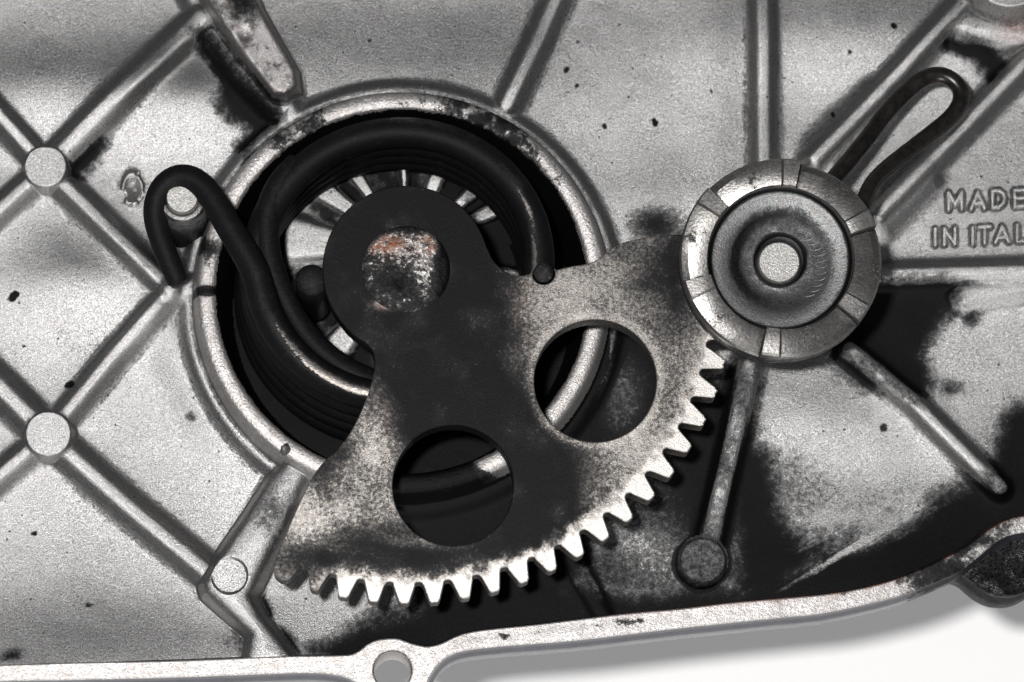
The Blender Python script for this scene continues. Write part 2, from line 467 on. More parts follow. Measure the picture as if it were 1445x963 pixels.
# well floor with a finned bearing housing
wcx, wcy = Wp(575, 352, -20)
wr = np.hypot(X - wcx, Y - wcy); wt = np.arctan2(Y - wcy, X - wcx)
wdeg = np.degrees(wt) % 360
fins = np.full(X.shape, 0.0)
for fa, fw in ((144, 7), (124, 5), (93, 4.2), (69, 6.5), (43, 5), (26, 5.5), (174, 13), (205, 9), (235, 8), (262, 6), (290, 6), (318, 7), (345, 6)):
    fins = np.maximum(fins, np.exp(-(((wdeg - fa + 180) % 360 - 180) / fw) ** 4))
well = -55 + 3 * (fbm(X + 900, Y, 60, 3, 2) - .5)
hous = -34 - 2.5 * sqrtp(wr - 178) + 9 * sst(.0, 1, fins) * sst(70, 110, wr) + 26 * np.exp(-((wdeg - 93) / 3.6) ** 6) * sst(134, 128, wr)
well2 = smax(well, hous, 8)
wallin = np.where(rr > 245 * s_r, RZ - 7.0 * sqrtp(np.abs(rr - 276.5 * s_r) - 14.5), -500)
Hin = smax(well2, wallin, 5)
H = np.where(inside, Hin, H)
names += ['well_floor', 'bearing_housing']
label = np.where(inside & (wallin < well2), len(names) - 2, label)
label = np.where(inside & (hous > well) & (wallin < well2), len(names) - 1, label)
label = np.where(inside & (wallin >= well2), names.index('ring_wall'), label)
# fine cast unevenness
H += .9 * (fbm(X + 5000, Y + 2000, 40, 2, 4) - .5)
# shallow punch dent beside the spring hook and one in the block
for (px, py, r_, dep, z) in ((190, 268, 7, 9, 5), (345, 46, 9, 5, 72)):
    cx, cy = Wp(px, py, z); H -= dep * np.exp(-((X - cx) ** 2 + (Y - cy) ** 2) / r_ ** 2)
cx, cy = Wp(187, 268, 3); d_ = np.hypot(X - cx, (Y - cy) * .6); H += 5 * np.exp(-((d_ - 13) / 3.5) ** 2) * (fbm(X, Y, 9, 2, 6) > .42)

# ---- lettering strokes (raised cast letters)
LET = {'M': [[(0, 0), (0, 1), (.5, .28), (1, 1), (1, 0)]], 'A': [[(0, 0), (.5, 1), (1, 0)], [(.2, .3), (.8, .3)]],
       'D': [[(0, 0), (0, 1), (.55, 1), (.9, .8), (1, .5), (.9, .2), (.55, 0), (0, 0)]], 'E': [[(1, 1), (0, 1), (0, 0), (1, 0)], [(0, .5), (.85, .5)]],
       'I': [[(0, 0), (0, 1)]], 'N': [[(0, 0), (0, 1), (1, 0), (1, 1)]], 'T': [[(0, 1), (1, 1)], [(.5, 1), (.5, 0)]],
       'L': [[(0, 1), (0, 0), (1, 0)]], 'Y': [[(0, 1), (.5, .5), (1, 1)], [(.5, .5), (.5, 0)]]}
TXT = [('M', 1339, 1357.5, 272, 295), ('A', 1371, 1389.5, 271.5, 294), ('D', 1401, 1418, 269, 292), ('E', 1432.5, 1447, 268, 290.5),
       ('I', 1320, 1320, 323, 345.5), ('N', 1333, 1348, 322.5, 345), ('I', 1373, 1373, 321, 344), ('T', 1382, 1398, 320, 343), ('A', 1405.5, 1424, 319.5, 341.5),
       ('L', 1436, 1449, 317.5, 340), ('Y', 1456, 1475, 316, 338)]
LZ = 8
strokes = []
for ch, x0, x1, y0, y1 in TXT:
    strokes.append([[Wp(x0 + a * (x1 - x0), y1 - b * (y1 - y0) - a * .9, LZ) for a, b in st] for st in LET[ch]])
tb = (X > strokes[0][0][0][0] - 60) & (Y < strokes[2][0][1][1] + 40) & (Y > strokes[4][0][0][1] - 60)
td = np.full(X.shape, 99.0)
tx, ty = X[tb], Y[tb]; dd = np.full(tx.shape, 99.0)
for L in strokes:
    for st in L: dd = np.minimum(dd, path_d(tx, ty, st))
td[tb] = dd

# ------------------------------------------------------------------ grime on the casing (dirt with its own shapes)
PX, PY = proj(X, Y, H)
wob = (fbm(PX + 400, PY + 800, 46, 5, 8) - .5) * 60
wob2 = (fbm(PX + 1400, PY + 300, 12, 4, 9) - .5) * 30
G = np.full(X.shape, .10) + (fbm(PX + 50, PY + 90, 170, 4, 3) - .5) * .45
def gpoly(poly, val=.95, soft=14, wb=1.0):
    global G
    sd = poly_sd(PX, PY, poly) + wob * wb * .6 + wob2 * (wb * .4 + .35)
    G = np.maximum(G, val * sst(soft * 3.2 + 16, -soft * 2 - 10, sd))
def gblob(px, py, rx, ry, val, ang=0, add=False):
    global G
    c, s_ = math.cos(math.radians(ang)), math.sin(math.radians(ang))
    dx = PX - px + wob * .25; dy = PY - py + wob * .2
    u = (dx * c + dy * s_) / rx; v = (-dx * s_ + dy * c) / ry
    g = val * np.exp(-(u * u + v * v))
    G = G + g if add else np.maximum(G, g)
# big oil pool along the lower edge
gpoly([(1066, 650), (1078, 720), (1100, 752), (1140, 770), (1210, 766), (1290, 742), (1350, 706), (1395, 702), (1425, 668), (1440, 600), (1500, 560),
       (1500, 790), (1310, 830), (1160, 860), (960, 880), (700, 905), (604, 930), (480, 940), (440, 915), (500, 886), (590, 862), (560, 760), (700, 650), (830, 640), (850, 740),
       (800, 830), (900, 845), (1040, 830), (1048, 740)], 1.0, 14, .55)
gpoly([(905, 600), (1000, 510), (1050, 530), (1052, 640), (1050, 830), (900, 850), (800, 830), (850, 740)], .66, 14, .6)
gpoly([(560, 600), (740, 560), (880, 430), (960, 420), (975, 560), (900, 680), (840, 750), (740, 810), (600, 850), (540, 780)], 1.0, 20, .4)
gpoly([(1225, 405), (1330, 398), (1350, 412), (1335, 440), (1312, 470), (1300, 500), (1312, 535), (1300, 562), (1270, 545), (1222, 500), (1180, 500), (1190, 440)], .98, 8, .35)
gpoly([(1170, 500), (1215, 500), (1240, 545), (1215, 548), (1185, 525)], .8, 10, .5)
gpoly([(268, 40), (292, 42), (352, 112), (402, 160), (372, 192), (345, 220), (340, 205), (352, 185), (322, 168), (308, 150), (312, 112), (290, 78)], .82, 4, .35)
gpoly([(98, 240), (128, 212), (142, 200), (136, 222), (112, 246)], .8, 6, .3)
gpoly([(1336, 62), (1362, 56), (1394, 66), (1402, 84), (1412, 94), (1400, 112), (1386, 98), (1374, 82), (1352, 72)], .85, 4, .22)
gblob(925, 318, 46, 30, .8); gblob(1340, 547, 24, 17, .62); gblob(1368, 452, 20, 14, .58); gblob(270, 588, 11, 8, .6)
gblob(60, 965, 60, 50, .5); gblob(15, 925, 26, 14, .75); gblob(1130, 800, 50, 14, -.35, -35, True); gblob(1240, 752, 70, 16, -.3, -32, True)
gblob(1010, 640, 60, 90, .34, 0, True); gblob(935, 790, 60, 40, -.22, 0, True); gblob(880, 760, 50, 26, -.2, 0, True)
gblob(1040, 545, 60, 22, .45); gblob(1440, 620, 60, 80, .35, 0, True); gblob(955, 375, 30, 80, .8); gblob(880, 560, 46, 80, -.42, 0, True); gblob(400, 900, 26, 34, .9, -35)
gblob(420, 870, 60, 26, -.7, 12, True); gblob(372, 860, 14, 18, .9); gblob(330, 905, 40, 20, .45)
for (px, py, r_, v_) in ((923, 174, 6, 1), (852, 180, 4, .9), (798, 100, 4, .8), (813, 122, 3, .8), (48, 754, 4, .8), (20, 418, 6, .9), (99, 543, 5, .9), (125, 855, 5, .7), (100, 610, 3, .8),
                         (1260, 38, 5, .9), (1198, 74, 4, .7), (1175, 163, 4, .7), (1247, 604, 6, .7), (1003, 130, 3, .7), (874, 36, 3, .6), (33, 490, 3, .7), (815, 60, 3, .6), (522, 57, 3, .7)):
    gx_, gy_ = PX - px + wob2 * .3, PY - py - wob2 * .3
    G = np.maximum(G, v_ * sst(r_ + 2.5, r_ - 2.5, np.hypot(gx_, gy_)))
# dirt caught in the corners along ribs: where the surface curves upward
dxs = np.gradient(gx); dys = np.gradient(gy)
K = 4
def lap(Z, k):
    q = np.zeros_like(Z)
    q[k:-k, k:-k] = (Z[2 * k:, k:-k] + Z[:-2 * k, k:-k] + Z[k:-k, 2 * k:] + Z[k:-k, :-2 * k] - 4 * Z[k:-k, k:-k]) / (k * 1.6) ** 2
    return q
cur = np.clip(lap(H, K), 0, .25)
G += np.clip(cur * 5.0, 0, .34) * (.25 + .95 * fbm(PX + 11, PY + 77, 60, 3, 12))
crest = sst(.72, .97, RM / (.56 * 36)) * (H < 45)
G -= .62 * crest * sst(.5, .9, G) * (.55 + .6 * fbm(PX, PY, 30, 3, 19)) * (PX > 860)
# wiped streaks and a grey film where the oil thins out
ca, sa = math.cos(math.radians(-31)), math.sin(math.radians(-31))
U_ = (PX - 1200) * ca + (PY - 770) * sa; V_s = -(PX - 1200) * sa + (PY - 770) * ca
stq = fbm(U_ + 2000, (V_s + 3000) * 8, 90, 4, 23)
G -= .62 * sst(.46, .70, stq) * np.exp(-((U_ + 10) / 120) ** 2 - ((V_s + 8) / 34) ** 2)
G += .26 * np.exp(-((PX - 1105) / 80) ** 2 - ((PY - 690) / 60) ** 2) + .22 * np.exp(-((PX - 1290) / 110) ** 2 - ((PY - 700) / 34) ** 2)
# letters: dirt sits in the outline
G += .52 * np.exp(-((td - 5.4) / 1.5) ** 2)
# ring: clean top with patches of grime; black well
ringm = label == names.index('ring_wall')
ang = np.degrees(th) % 360
gr = np.full(X.shape, .16) + (fbm(PX, PY + 50, 30, 4, 13) - .5) * .5
gr += .5 * np.exp(-((ang - 62) / 26) ** 2) * (.4 + fbm(PX, PY, 10, 3, 14))
gr += .45 * np.exp(-((ang - 168) / 7) ** 2) + .42 * np.exp(-((ang - 120) / 12) ** 2) * (.5 + fbm(PX, PY, 8, 3, 15)) + .7 * np.exp(-((ang - 180.5) / 1.6) ** 2)
gr += .85 * np.exp(-((ang - 278) / 22) ** 4) - .55 * np.exp(-(((PX - 690) / 30) ** 2 + ((PY - 655) / 14) ** 2))  # oily stretch, and a small highlight painted as a cleaner spot
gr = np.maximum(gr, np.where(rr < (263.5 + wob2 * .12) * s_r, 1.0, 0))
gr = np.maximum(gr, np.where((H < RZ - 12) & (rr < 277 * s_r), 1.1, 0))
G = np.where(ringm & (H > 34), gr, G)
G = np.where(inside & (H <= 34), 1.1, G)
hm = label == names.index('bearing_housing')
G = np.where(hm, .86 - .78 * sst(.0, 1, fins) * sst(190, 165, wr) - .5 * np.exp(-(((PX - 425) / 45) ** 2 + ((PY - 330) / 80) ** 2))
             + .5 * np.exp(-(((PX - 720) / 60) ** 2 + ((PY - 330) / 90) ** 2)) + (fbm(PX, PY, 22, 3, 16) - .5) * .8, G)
# raised tops stay cleaner, stop lug is smeared
bm = np.isin(label, [i for i, n_ in enumerate(names) if n_ == 'boss'])
G = np.where(bm & (PX < 900), np.minimum(G, .18), G)
lug = label == names.index('stop_lug')
G = np.where(lug, .02 + (fbm(PX, PY, 22, 4, 17) - .5) * .4 + .42 * np.exp(-(((PX - 385) / 42) ** 2 + ((PY - 712) / 80) ** 2)), G)
blk = label == names.index('cast_block')
G = np.where(blk & (H > 50), .30 + (fbm(PX, PY, 14, 4, 18) - .5) * .6 + .5 * np.exp(-((PX - 340) / 26) ** 2 - ((PY - 0) / 26) ** 2), G)
b4 = np.hypot(PX - 992, PY - 791) < 36
G = np.where(b4, .56, G)
RU = .55 * np.exp(-(((PX - 1440) / 30) ** 2 + ((PY - 42) / 16) ** 2)) + .12 * blk

# ---- cut the field along the rim and build the parts
mid = [(a, b) for a, b in zip(*(lambda q: (q[:, 0].tolist(), q[:, 1].tolist()))((toW(catmull(inner, 12), 20) * 1.0)))]
mid = [(a, b - 9) for a, b in mid]
keep_poly = [(-1000, 760)] + mid + [(1010, 760)]
ny, nx = X.shape
idx = np.arange(ny * nx).reshape(ny, nx)
Q = np.stack([idx[:-1, :-1], idx[:-1, 1:], idx[1:, 1:], idx[1:, :-1]], -1).reshape(-1, 4)
cX = X.ravel()[Q].mean(1); cY = Y.ravel()[Q].mean(1)
lowband = cY < -150
ok = np.ones(len(Q), bool)
ok[lowband] = poly_sd(cX[lowband], cY[lowband], keep_poly) < 0
Hy, Hx = np.gradient(H, gy, gx)
NRM = np.stack([-Hx, -Hy, np.ones_like(H)], -1); NRM /= np.linalg.norm(NRM, axis=-1, keepdims=True)
NRM = NRM.reshape(-1, 3)
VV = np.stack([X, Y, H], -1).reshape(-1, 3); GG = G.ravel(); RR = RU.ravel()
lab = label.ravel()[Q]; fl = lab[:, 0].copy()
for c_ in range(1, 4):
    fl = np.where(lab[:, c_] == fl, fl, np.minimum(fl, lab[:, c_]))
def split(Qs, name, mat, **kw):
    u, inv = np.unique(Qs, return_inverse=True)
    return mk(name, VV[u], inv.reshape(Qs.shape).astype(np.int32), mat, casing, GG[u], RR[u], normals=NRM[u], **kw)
for i, nm in enumerate(names):
    q = Q[ok & (fl == i)]
    if len(q) < 8: continue
    split(q, nm, M['mach'] if nm in ('ring_wall',) else M['cast'])

# ---- rim flange (machined) with its screw hole
hc = (554, 946); ha = np.linspace(0, 2 * math.pi, 64, endpoint=False)
hole = toW(np.column_stack([hc[0] + 27 * np.cos(ha), hc[1] + 27.5 * np.sin(ha)]), RIM_Z)
V, Fc, kd = plate([rim_loop, hole], -36, RIM_Z, 2.2, 6, bottom=False,
                  skirt=[(0, RIM_Z - 12), (1.5, RIM_Z - 22), (5, RIM_Z - 30), (6, RIM_Z - 48), (3, RIM_Z - 60), (3, -36)])
fx, fy = proj(V[:, 0], V[:, 1], V[:, 2])
g = .16 + (fbm(fx, fy, 24, 4, 21) - .5) * .6
g += .30 * np.exp(-((fx - 1340) / 70) ** 2) * (.5 + fbm(fx, fy, 10, 3, 22)) + .12 * sst(900, 1250, fx)
g += .30 * np.exp(-((fy - 12 - np.interp(fx, ri[:, 0], ri[:, 1])) / 5) ** 2) * sst(640, 700, fx) * sst(1000, 900, fx)
g -= .25 * sst(500, 400, fx)
ru = .8 * np.exp(-((fy - np.interp(fx, ri[:, 0], ri[:, 1])) / 2.5) ** 2) * sst(800, 1000, fx)
mk('rim_flange', V, Fc, None, casing, g, ru, mats=[M['mach'], M['paint']], fmat=[0 if k < 2 else 1 for k in kd], smooth=35)
hr = hole - hole.mean(0)
prof = [(1.0, -36), (1.0, RIM_Z - 6)]
Vh = []; n_ = len(hole)
for f_, z_ in ((.985, RIM_Z - 1.5), (.985, -36), (1.22, -36)):
    for p in hr: Vh.append((hole.mean(0)[0] + p[0] * f_, hole.mean(0)[1] + p[1] * f_, z_))
Fh = [(a * n_ + i, a * n_ + (i + 1) % n_, (a + 1) * n_ + (i + 1) % n_, (a + 1) * n_ + i) for a in range(2) for i in range(n_)]
Vh = np.array(Vh); hx, hy = proj(Vh[:, 0], Vh[:, 1], Vh[:, 2])
mk('screw_hole_wall', Vh, Fh, M['mach'], casing, .2, .75 * sst(560, 585, hx), smooth=60)

# ---- oily lug outside the rim on the right
lugp = catmull([(1330, 806), (1352, 809), (1366, 816), (1384, 831), (1404, 841), (1428, 842), (1448, 834), (1475, 815), (1500, 780), (1500, 740), (1410, 740), (1360, 775)], 5, True)
LGZ = 30
V, Fc, kd = plate([toW(lugp, LGZ)], -36, LGZ, 3, 5, bottom=False, skirt=[(0, 12), (4, 6), (7, -2), (7, -36)])
fx, fy = proj(V[:, 0], V[:, 1], V[:, 2])
top = kd  # noqa
V[:, 2] += np.where(V[:, 2] > LGZ - 1, (fbm(fx, fy, 26, 3, 30) - .5) * 22 - 10 * np.exp(-(((fx - 1425) / 30) ** 2 + ((fy - 800) / 26) ** 2)), 0)
mk('screw_lug', V, Fc, None, casing, .6, mats=[M['oil'], M['paint']], fmat=[0 if k < 2 else 1 for k in kd], smooth=40, label='oily black screw lug outside the rim')

# ---- underside body the casing stands on
und = [(-230, 800), (300, 780), (430, 790), (700, 770), (1000, 740), (1200, 700), (1350, 640), (1700, 560), (1700, -220), (-230, -220)]
V, Fc, kd = plate([toW(catmull(und, 30, True), -40)], -639, -64, 8, 60, bottom=True)
mk('casing_underside', V, Fc, M['paint'], casing, 0.1)

# ---- raised letters
gxx = np.arange(min(p[0] for p in strokes[4][0]) - 12, strokes[-1][0][2][0] + 12, .55)
gyy = np.arange(strokes[-1][1][1][1] - 14, strokes[3][0][0][1] + 14, .55)
LX, LY = np.meshgrid(gxx, gyy)
ix = np.clip(np.searchsorted(gx, LX) - 1, 0, nx - 2); iy = np.clip(np.searchsorted(gy, LY) - 1, 0, ny - 2)
fx_ = (LX - gx[ix]) / (gx[ix + 1] - gx[ix]); fy_ = (LY - gy[iy]) / (gy[iy + 1] - gy[iy])
base = (H[iy, ix] * (1 - fx_) + H[iy, ix + 1] * fx_) * (1 - fy_) + (H[iy + 1, ix] * (1 - fx_) + H[iy + 1, ix + 1] * fx_) * fy_
qi = np.arange(LX.size).reshape(LX.shape)
LQ = np.stack([qi[:-1, :-1], qi[:-1, 1:], qi[1:, 1:], qi[1:, :-1]], -1).reshape(-1, 4)
for (ch, *_), L in zip(TXT, strokes):
    d = None
    for st in L:
        e = path_d(LX, LY, st); d = e if d is None else np.minimum(d, e)
    z = base - 1.2 + 6.2 * sst(5.2, 1.6, d)
    q = LQ[(d.ravel()[LQ] < 5.2).all(1)]
    if len(q) == 0: continue
    u, inv = np.unique(q, return_inverse=True)
    mk('raised_letter', np.column_stack([LX.ravel()[u], LY.ravel()[u], z.ravel()[u]]), inv.reshape(q.shape).astype(np.int32), M['cast'], casing,
       .12 + .45 * sst(3.2, 4.6, d.ravel()[u]), smooth=180, label='raised cast letter ' + ch)

# ---- spring post
px_, py_ = Wp(257, 279, 150)
V, Fc = lathe(px_, py_, [(46, 0), (38, 8), (34, 20), (33, 120), (32.5, 134), (30, 140), (26, 142), (23.5, 140), (22.5, 134)], 72, cap=False)
fx, fy = proj(V[:, 0], V[:, 1], V[:, 2])
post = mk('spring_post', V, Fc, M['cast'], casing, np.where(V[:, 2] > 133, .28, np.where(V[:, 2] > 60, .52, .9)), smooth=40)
V, Fc = lathe(px_, py_, [(22.5, 130), (21.8, 149), (20.5, 151)], 72)
mk('post_end', V, Fc, M['pin'], casing, .05, smooth=40)
# small burr on the ring
bx, by = Wp(402, 634, 76)
V = []; rs = np.random.RandomState(3)
for k in range(10): V.append((bx + 9 * math.cos(k * .628) * (0.7 + .5 * rs.rand()), by + 9 * math.sin(k * .628) * (0.7 + .5 * rs.rand()), 72 + 1))
for k in range(10): V.append((bx + 4 * math.cos(k * .628) * (0.7 + .5 * rs.rand()), by + 5 * math.sin(k * .628) * (0.7 + .5 * rs.rand()), 78 + 4 * rs.rand()))
Fb = [(k, (k + 1) % 10, 10 + (k + 1) % 10, 10 + k) for k in range(10)] + [tuple(range(10, 20))]
mk('casting_burr', np.array(V), Fb, M['cast'], casing, .45)

# ================================================================== SECTOR GEAR
GZ0, GZ1 = 166.0, 206.0
gc_ = (573.0, 380.0)
gear = thing('sector_gear', 'black and bare steel toothed sector gear with two round holes, lying over the spring', 'gear', (*Wp(573, 380, 0), 0))
def pol(c, r, a):   # a: degrees, 0 = down, + to the right
    a = math.radians(a); return (c[0] + r * math.sin(a), c[1] + r * math.cos(a))
def tipR(a): return 471.5 + 3 * math.exp(-((a - 45) / 25) ** 2) - 6 * sst(60, 80, a)
def rootR(a): return tipR(a) - 30
notches = [2.3 + 5.27 * k for k in range(-4, 15)]
out = []
rsg = np.random.RandomState(11)
for k, a in enumerate(notches):
    j = rsg.uniform(-.12, .12)
    Rt, Rr = tipR(a) + rsg.uniform(-1, .6), rootR(a)
    hw = 1.74 if k > 0 else 1.9
    out += [pol(gc_, Rt - 1.2, a - hw - .16), pol(gc_, Rt - 3, a - hw + .05)]
    out += [pol(gc_, Rr + 6, a - .80 + j), pol(gc_, Rr + 2.2, a - .62), pol(gc_, Rr + .4, a - .3), pol(gc_, Rr, a), pol(gc_, Rr + .4, a + .3), pol(gc_, Rr + 2.2, a + .62), pol(gc_, Rr + 6, a + .80 + j)]
    out += [pol(gc_, Rt - 3, a + hw - .05), pol(gc_, Rt - 1.2, a + hw + .16), pol(gc_, Rt, a + hw + .30)]
    if k < len(notches) - 1: out += [pol(gc_, tipR(a + 2.6), a + 2.45), pol(gc_, tipR(a), a + 5.27 - hw - .30)]
right = catmull([(1046, 470), (1062, 430), (1062, 385), (1040, 350), (1000, 333), (960, 331), (925, 333), (888, 340), (870, 346), (857, 355), (845, 365), (830, 372), (806, 376), (783, 381.5)], 4)
out += [pol(gc_, 470, 80)] + right.tolist()
for a in np.linspace(75, 285, 14):  # notch for the spring peg
    a = math.radians(a)
    out.append((767 + 16 * math.sin(a + 0.0) * 1.0, 385 + 16 * -math.cos(a) * -1.0) if False else (767 + 16.5 * math.cos(math.radians(math.degrees(a) - 90)), 385 + 16.5 * math.sin(math.radians(math.degrees(a) - 90))))
nb = catmull([(749, 386), (736, 389), (722, 388), (705, 377), (694, 364), (688, 350)], 4).tolist()
out += nb
for a in np.linspace(-13, -222, 60):
    out.append((573 + 118 * math.cos(math.radians(a)), 380 + 118 * math.sin(math.radians(a))))
out += catmull([(487, 462), (500, 474), (516, 484), (526, 497), (528, 520), (522, 548), (508, 584), (492, 614), (476, 634), (461, 648), (447, 664), (431, 692), (414, 728), (400, 762), (391, 784), (386, 800), (388, 812), (397, 819)], 4).tolist()
outl = toW(out, GZ1)
# remove near duplicates
cl = [outl[0]]
for p in outl[1:]:
    if np.hypot(*(p - cl[-1])) > .6: cl.append(p)
outl = np.array(cl)
def circ(c, r, n=96, z=GZ1):
    a = np.linspace(0, 2 * math.pi, n, endpoint=False)
    return toW(np.column_stack([c[0] + r * np.cos(a), c[1] + r * np.sin(a)]), z)
h1 = circ((840, 537.5), 86.5); h2 = circ((639, 685.5), 85.5)
V, Fc, kd = plate([outl, h1, h2], GZ0, GZ1, 1.5, 4.0)
fx, fy = proj(V[:, 0], V[:, 1], V[:, 2])
def gb(px, py, rx, ry, v, ang=0):
    c, s_ = math.cos(math.radians(ang)), math.sin(math.radians(ang))
    wx = (fbm(fx, fy, 30, 4, 40) - .5) * 26
    dx = fx - px + wx; dy = fy - py + wx * .6
    u = (dx * c + dy * s_) / rx; q = (-dx * s_ + dy * c) / ry
    return v * np.exp(-(u * u + q * q))
g = np.full(len(V), .385) + (fbm(fx, fy, 60, 4, 41) - .5) * .22
g += gb(573, 370, 120, 120, 1.2) + gb(620, 500, 62, 95, 1.1) + gb(670, 600, 75, 70, 1.1, 40) + gb(745, 670, 62, 70, .9, 30) + gb(640, 770, 130, 24, .40)
g += gb(765, 745, 60, 34, .55, -35) + gb(925, 385, 34, 42, .22) + gb(970, 365, 34, 40, .36) + gb(955, 440, 26, 40, .25) + gb(560, 790, 90, 22, .35, 8)
g += gb(520, 500, 26, 22, .4) + gb(460, 690, 22, 50, .10) + gb(430, 790, 50, 22, .35)
g += gb(470, 640, 60, 22, .16, -40) + gb(500, 760, 60, 20, .14, 10) + .10 * sst(.5, .7, fbm(fx, fy, 26, 4, 78)); g -= gb(583, 485, 7, 4, 1.0, 10) + gb(800, 420, 70, 40, .14) + gb(450, 740, 50, 44, .22) + gb(530, 620, 34, 60, .20) + gb(600, 765, 60, 10, .38) + gb(745, 430, 26, 60, .05) + gb(780, 600, 30, 30, .25) + gb(905, 630, 60, 30, .1)
g = np.minimum(g, .84 + (fbm(fx, fy, 34, 4, 79) - .5) * .5)
rad = np.hypot(fx - 573, fy - 380); aa = np.degrees(np.arctan2(fx - 573, fy - 380))
clean = sst(422, 450, rad + (fbm(fx, fy, 12, 3, 43) - .5) * 34) * sst(-17, -11, aa)
g = g * (1 - clean) + .02 * clean
# worn edges of the lightening hole nearest the teeth
g -= .18 * np.exp(-((np.hypot(fx - 840, fy - 537) - 92) / 6) ** 2)
ru = .45 * np.exp(-(((fx - 545) / 22) ** 2 + ((fy - 428) / 16) ** 2)) + .3 * np.exp(-(((fx - 560) / 26) ** 2 + ((fy - 560) / 50) ** 2)) + .28 * np.exp(-(((fx - 725) / 22) ** 2 + ((fy - 440) / 50) ** 2))
g = g - .9 * np.exp(-(((fx - 548) / 18) ** 2 + ((fy - 430) / 8) ** 2))
cent = np.array([V[list(f)].mean(0) for f in Fc]); cfx, cfy = proj(cent[:, 0], cent[:, 1], cent[:, 2] * 0 + GZ1)
crad = np.hypot(cfx - 573, cfy - 380); cang = np.degrees(np.arctan2(cfx - 573, cfy - 380))
tk = np.floor((cang - notches[0]) / 5.27).astype(int)
tooth = (crad > 446) & (tk >= 0) & (tk < len(notches) - 1)
def sub(mask, name, **kw):
    ids = np.where(mask)[0]; used = {}
    F2 = []
    for i in ids: F2.append(tuple(used.setdefault(v, len(used)) for v in Fc[i]))
    u = list(used.keys())
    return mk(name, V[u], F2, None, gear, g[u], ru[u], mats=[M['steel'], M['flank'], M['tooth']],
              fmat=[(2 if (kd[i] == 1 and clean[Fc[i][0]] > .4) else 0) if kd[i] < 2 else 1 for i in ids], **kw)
sub(~tooth, 'gear_plate')
for k in range(len(notches) - 1):
    mk_ = tooth & (tk == k)
    if mk_.any(): sub(mk_, 'gear_tooth')
# pivot shaft with a rusty domed head
sx, sy = Wp(573, 380, 208)
prof = [(66, GZ1 - 30), (63, GZ1 - 2), (60.5, GZ1 - 1.5), (60, GZ1 + 3), (58, GZ1 + 5)] + [(58 * math.cos(t), GZ1 + 5 + 5 * math.sin(t)) for t in np.linspace(.15, 1.5, 14)]
# finer rings for the dirt map
pr2 = [(56, -45), (56, 96), (66, 100), (66, GZ1 - 41), (63, GZ1 - 40.5)] + prof[1:5] + [(r, GZ1 + 5 + 5 * math.sqrt(max(0, 1 - (r / 60) ** 2))) for r in np.arange(56, 2, -3)]
V_, F_ = lathe(sx, sy, pr2, 96)
dx_, dy_ = proj(V_[:, 0], V_[:, 1], V_[:, 2])
V_[:, 2] += np.where(V_[:, 2] > GZ1 + 4, (fbm(dx_, dy_, 9, 3, 51) - .5) * 4.5, 0)
gd = .42 + .7 * sst(604, 632, dx_) + .4 * np.exp(-(((dx_ - 560) / 22) ** 2 + ((dy_ - 400) / 14) ** 2)) - .3 * np.exp(-(((dx_ - 596) / 18) ** 2 + ((dy_ - 375) / 30) ** 2)) + .3 * sst(335, 318, dy_)
rd = 1.0 * np.exp(-(((dx_ - 545) / 34) ** 2 + ((dy_ - 345) / 16) ** 2)) + .9 * np.exp(-(((dx_ - 608) / 16) ** 2 + ((dy_ - 345) / 16) ** 2))
mk('shaft_head', V_, F_, M['dome'], gear, np.where(V_[:, 2] < GZ1 + 3, 1.1, gd - rd * .45), np.clip(rd, 0, 1), smooth=180, label='rusty hammered head of the pivot shaft')
# peg under the hub, left
qx, qy = Wp(440, 394, 170)
V_, F_ = lathe(qx, qy, [(23, -10), (23, 158), (21, 165), (16, 169), (8, 171)], 48)
mk('stop_peg', V_, F_, M['spring'], gear, np.where(V_[:, 2] > 160, .72, 1.0), smooth=45)
qx, qy = Wp(767, 385, 208)
V_, F_ = lathe(qx, qy, [(14, 130), (14, 203), (12.5, 208), (8, 210.5), (3, 211)], 40)
mk('spring_end_peg', V_, F_, M['dome'], gear, np.where(V_[:, 2] > 204, .48, 1.0), smooth=45)

# ================================================================== TORSION SPRING
spr = thing('torsion_spring', 'thick black coil spring inside the round wall, its hook bent round the small post', 'spring', (*Wp(568, 370, -40), -40))
zt = 150.0; wr_ = 21.5; pitch = 37.5
path = [(251, 397, 96), (240, 372, 104), (229, 344, 114), (220, 315, 124), (219, 290, 132), (228, 266, 138), (246, 251, 142), (266, 250, 145), (285, 262, 147), (302, 284, 149),
        (322, 318, 151), (343, 352, 152), (362, 386, 152)]
p3 = []
for (a, b, z) in path:
    x, y = Wp(a, b, z); p3.append((x, y, z))
ccx, ccy = Wp(563, 363, zt + wr_)
Rtop = 197 * sc(zt)
a0 = math.atan2(p3[-1][1] - ccy, p3[-1][0] - ccx)
end = np.array(p3[-1])
turns = 4.55
hel = []
for t in np.linspace(0.02, turns, int(turns * 110)):
    a = a0 + 2 * math.pi * t            # counter clockwise seen from above: goes down the left side, under the gear, up the right
    z = zt - pitch * max(0, t - .02)
    Rr = Rtop + 2 * t + 3.2 * math.sin(a * 2 + 1)
    cxx = ccx - 2.0 * t; cyy = ccy - 3.4 * t
    hel.append((cxx + Rr * math.cos(a), cyy + Rr * math.sin(a), z))
path3 = catmull(p3, 5).tolist()
br = catmull([path3[-8], path3[-1], hel[0], hel[6]], 5)
allp = path3[:-1] + catmull([path3[-2], path3[-1], hel[0], hel[1]], 4)[1:-1].tolist()[:0] + hel
P_ = np.array(allp)
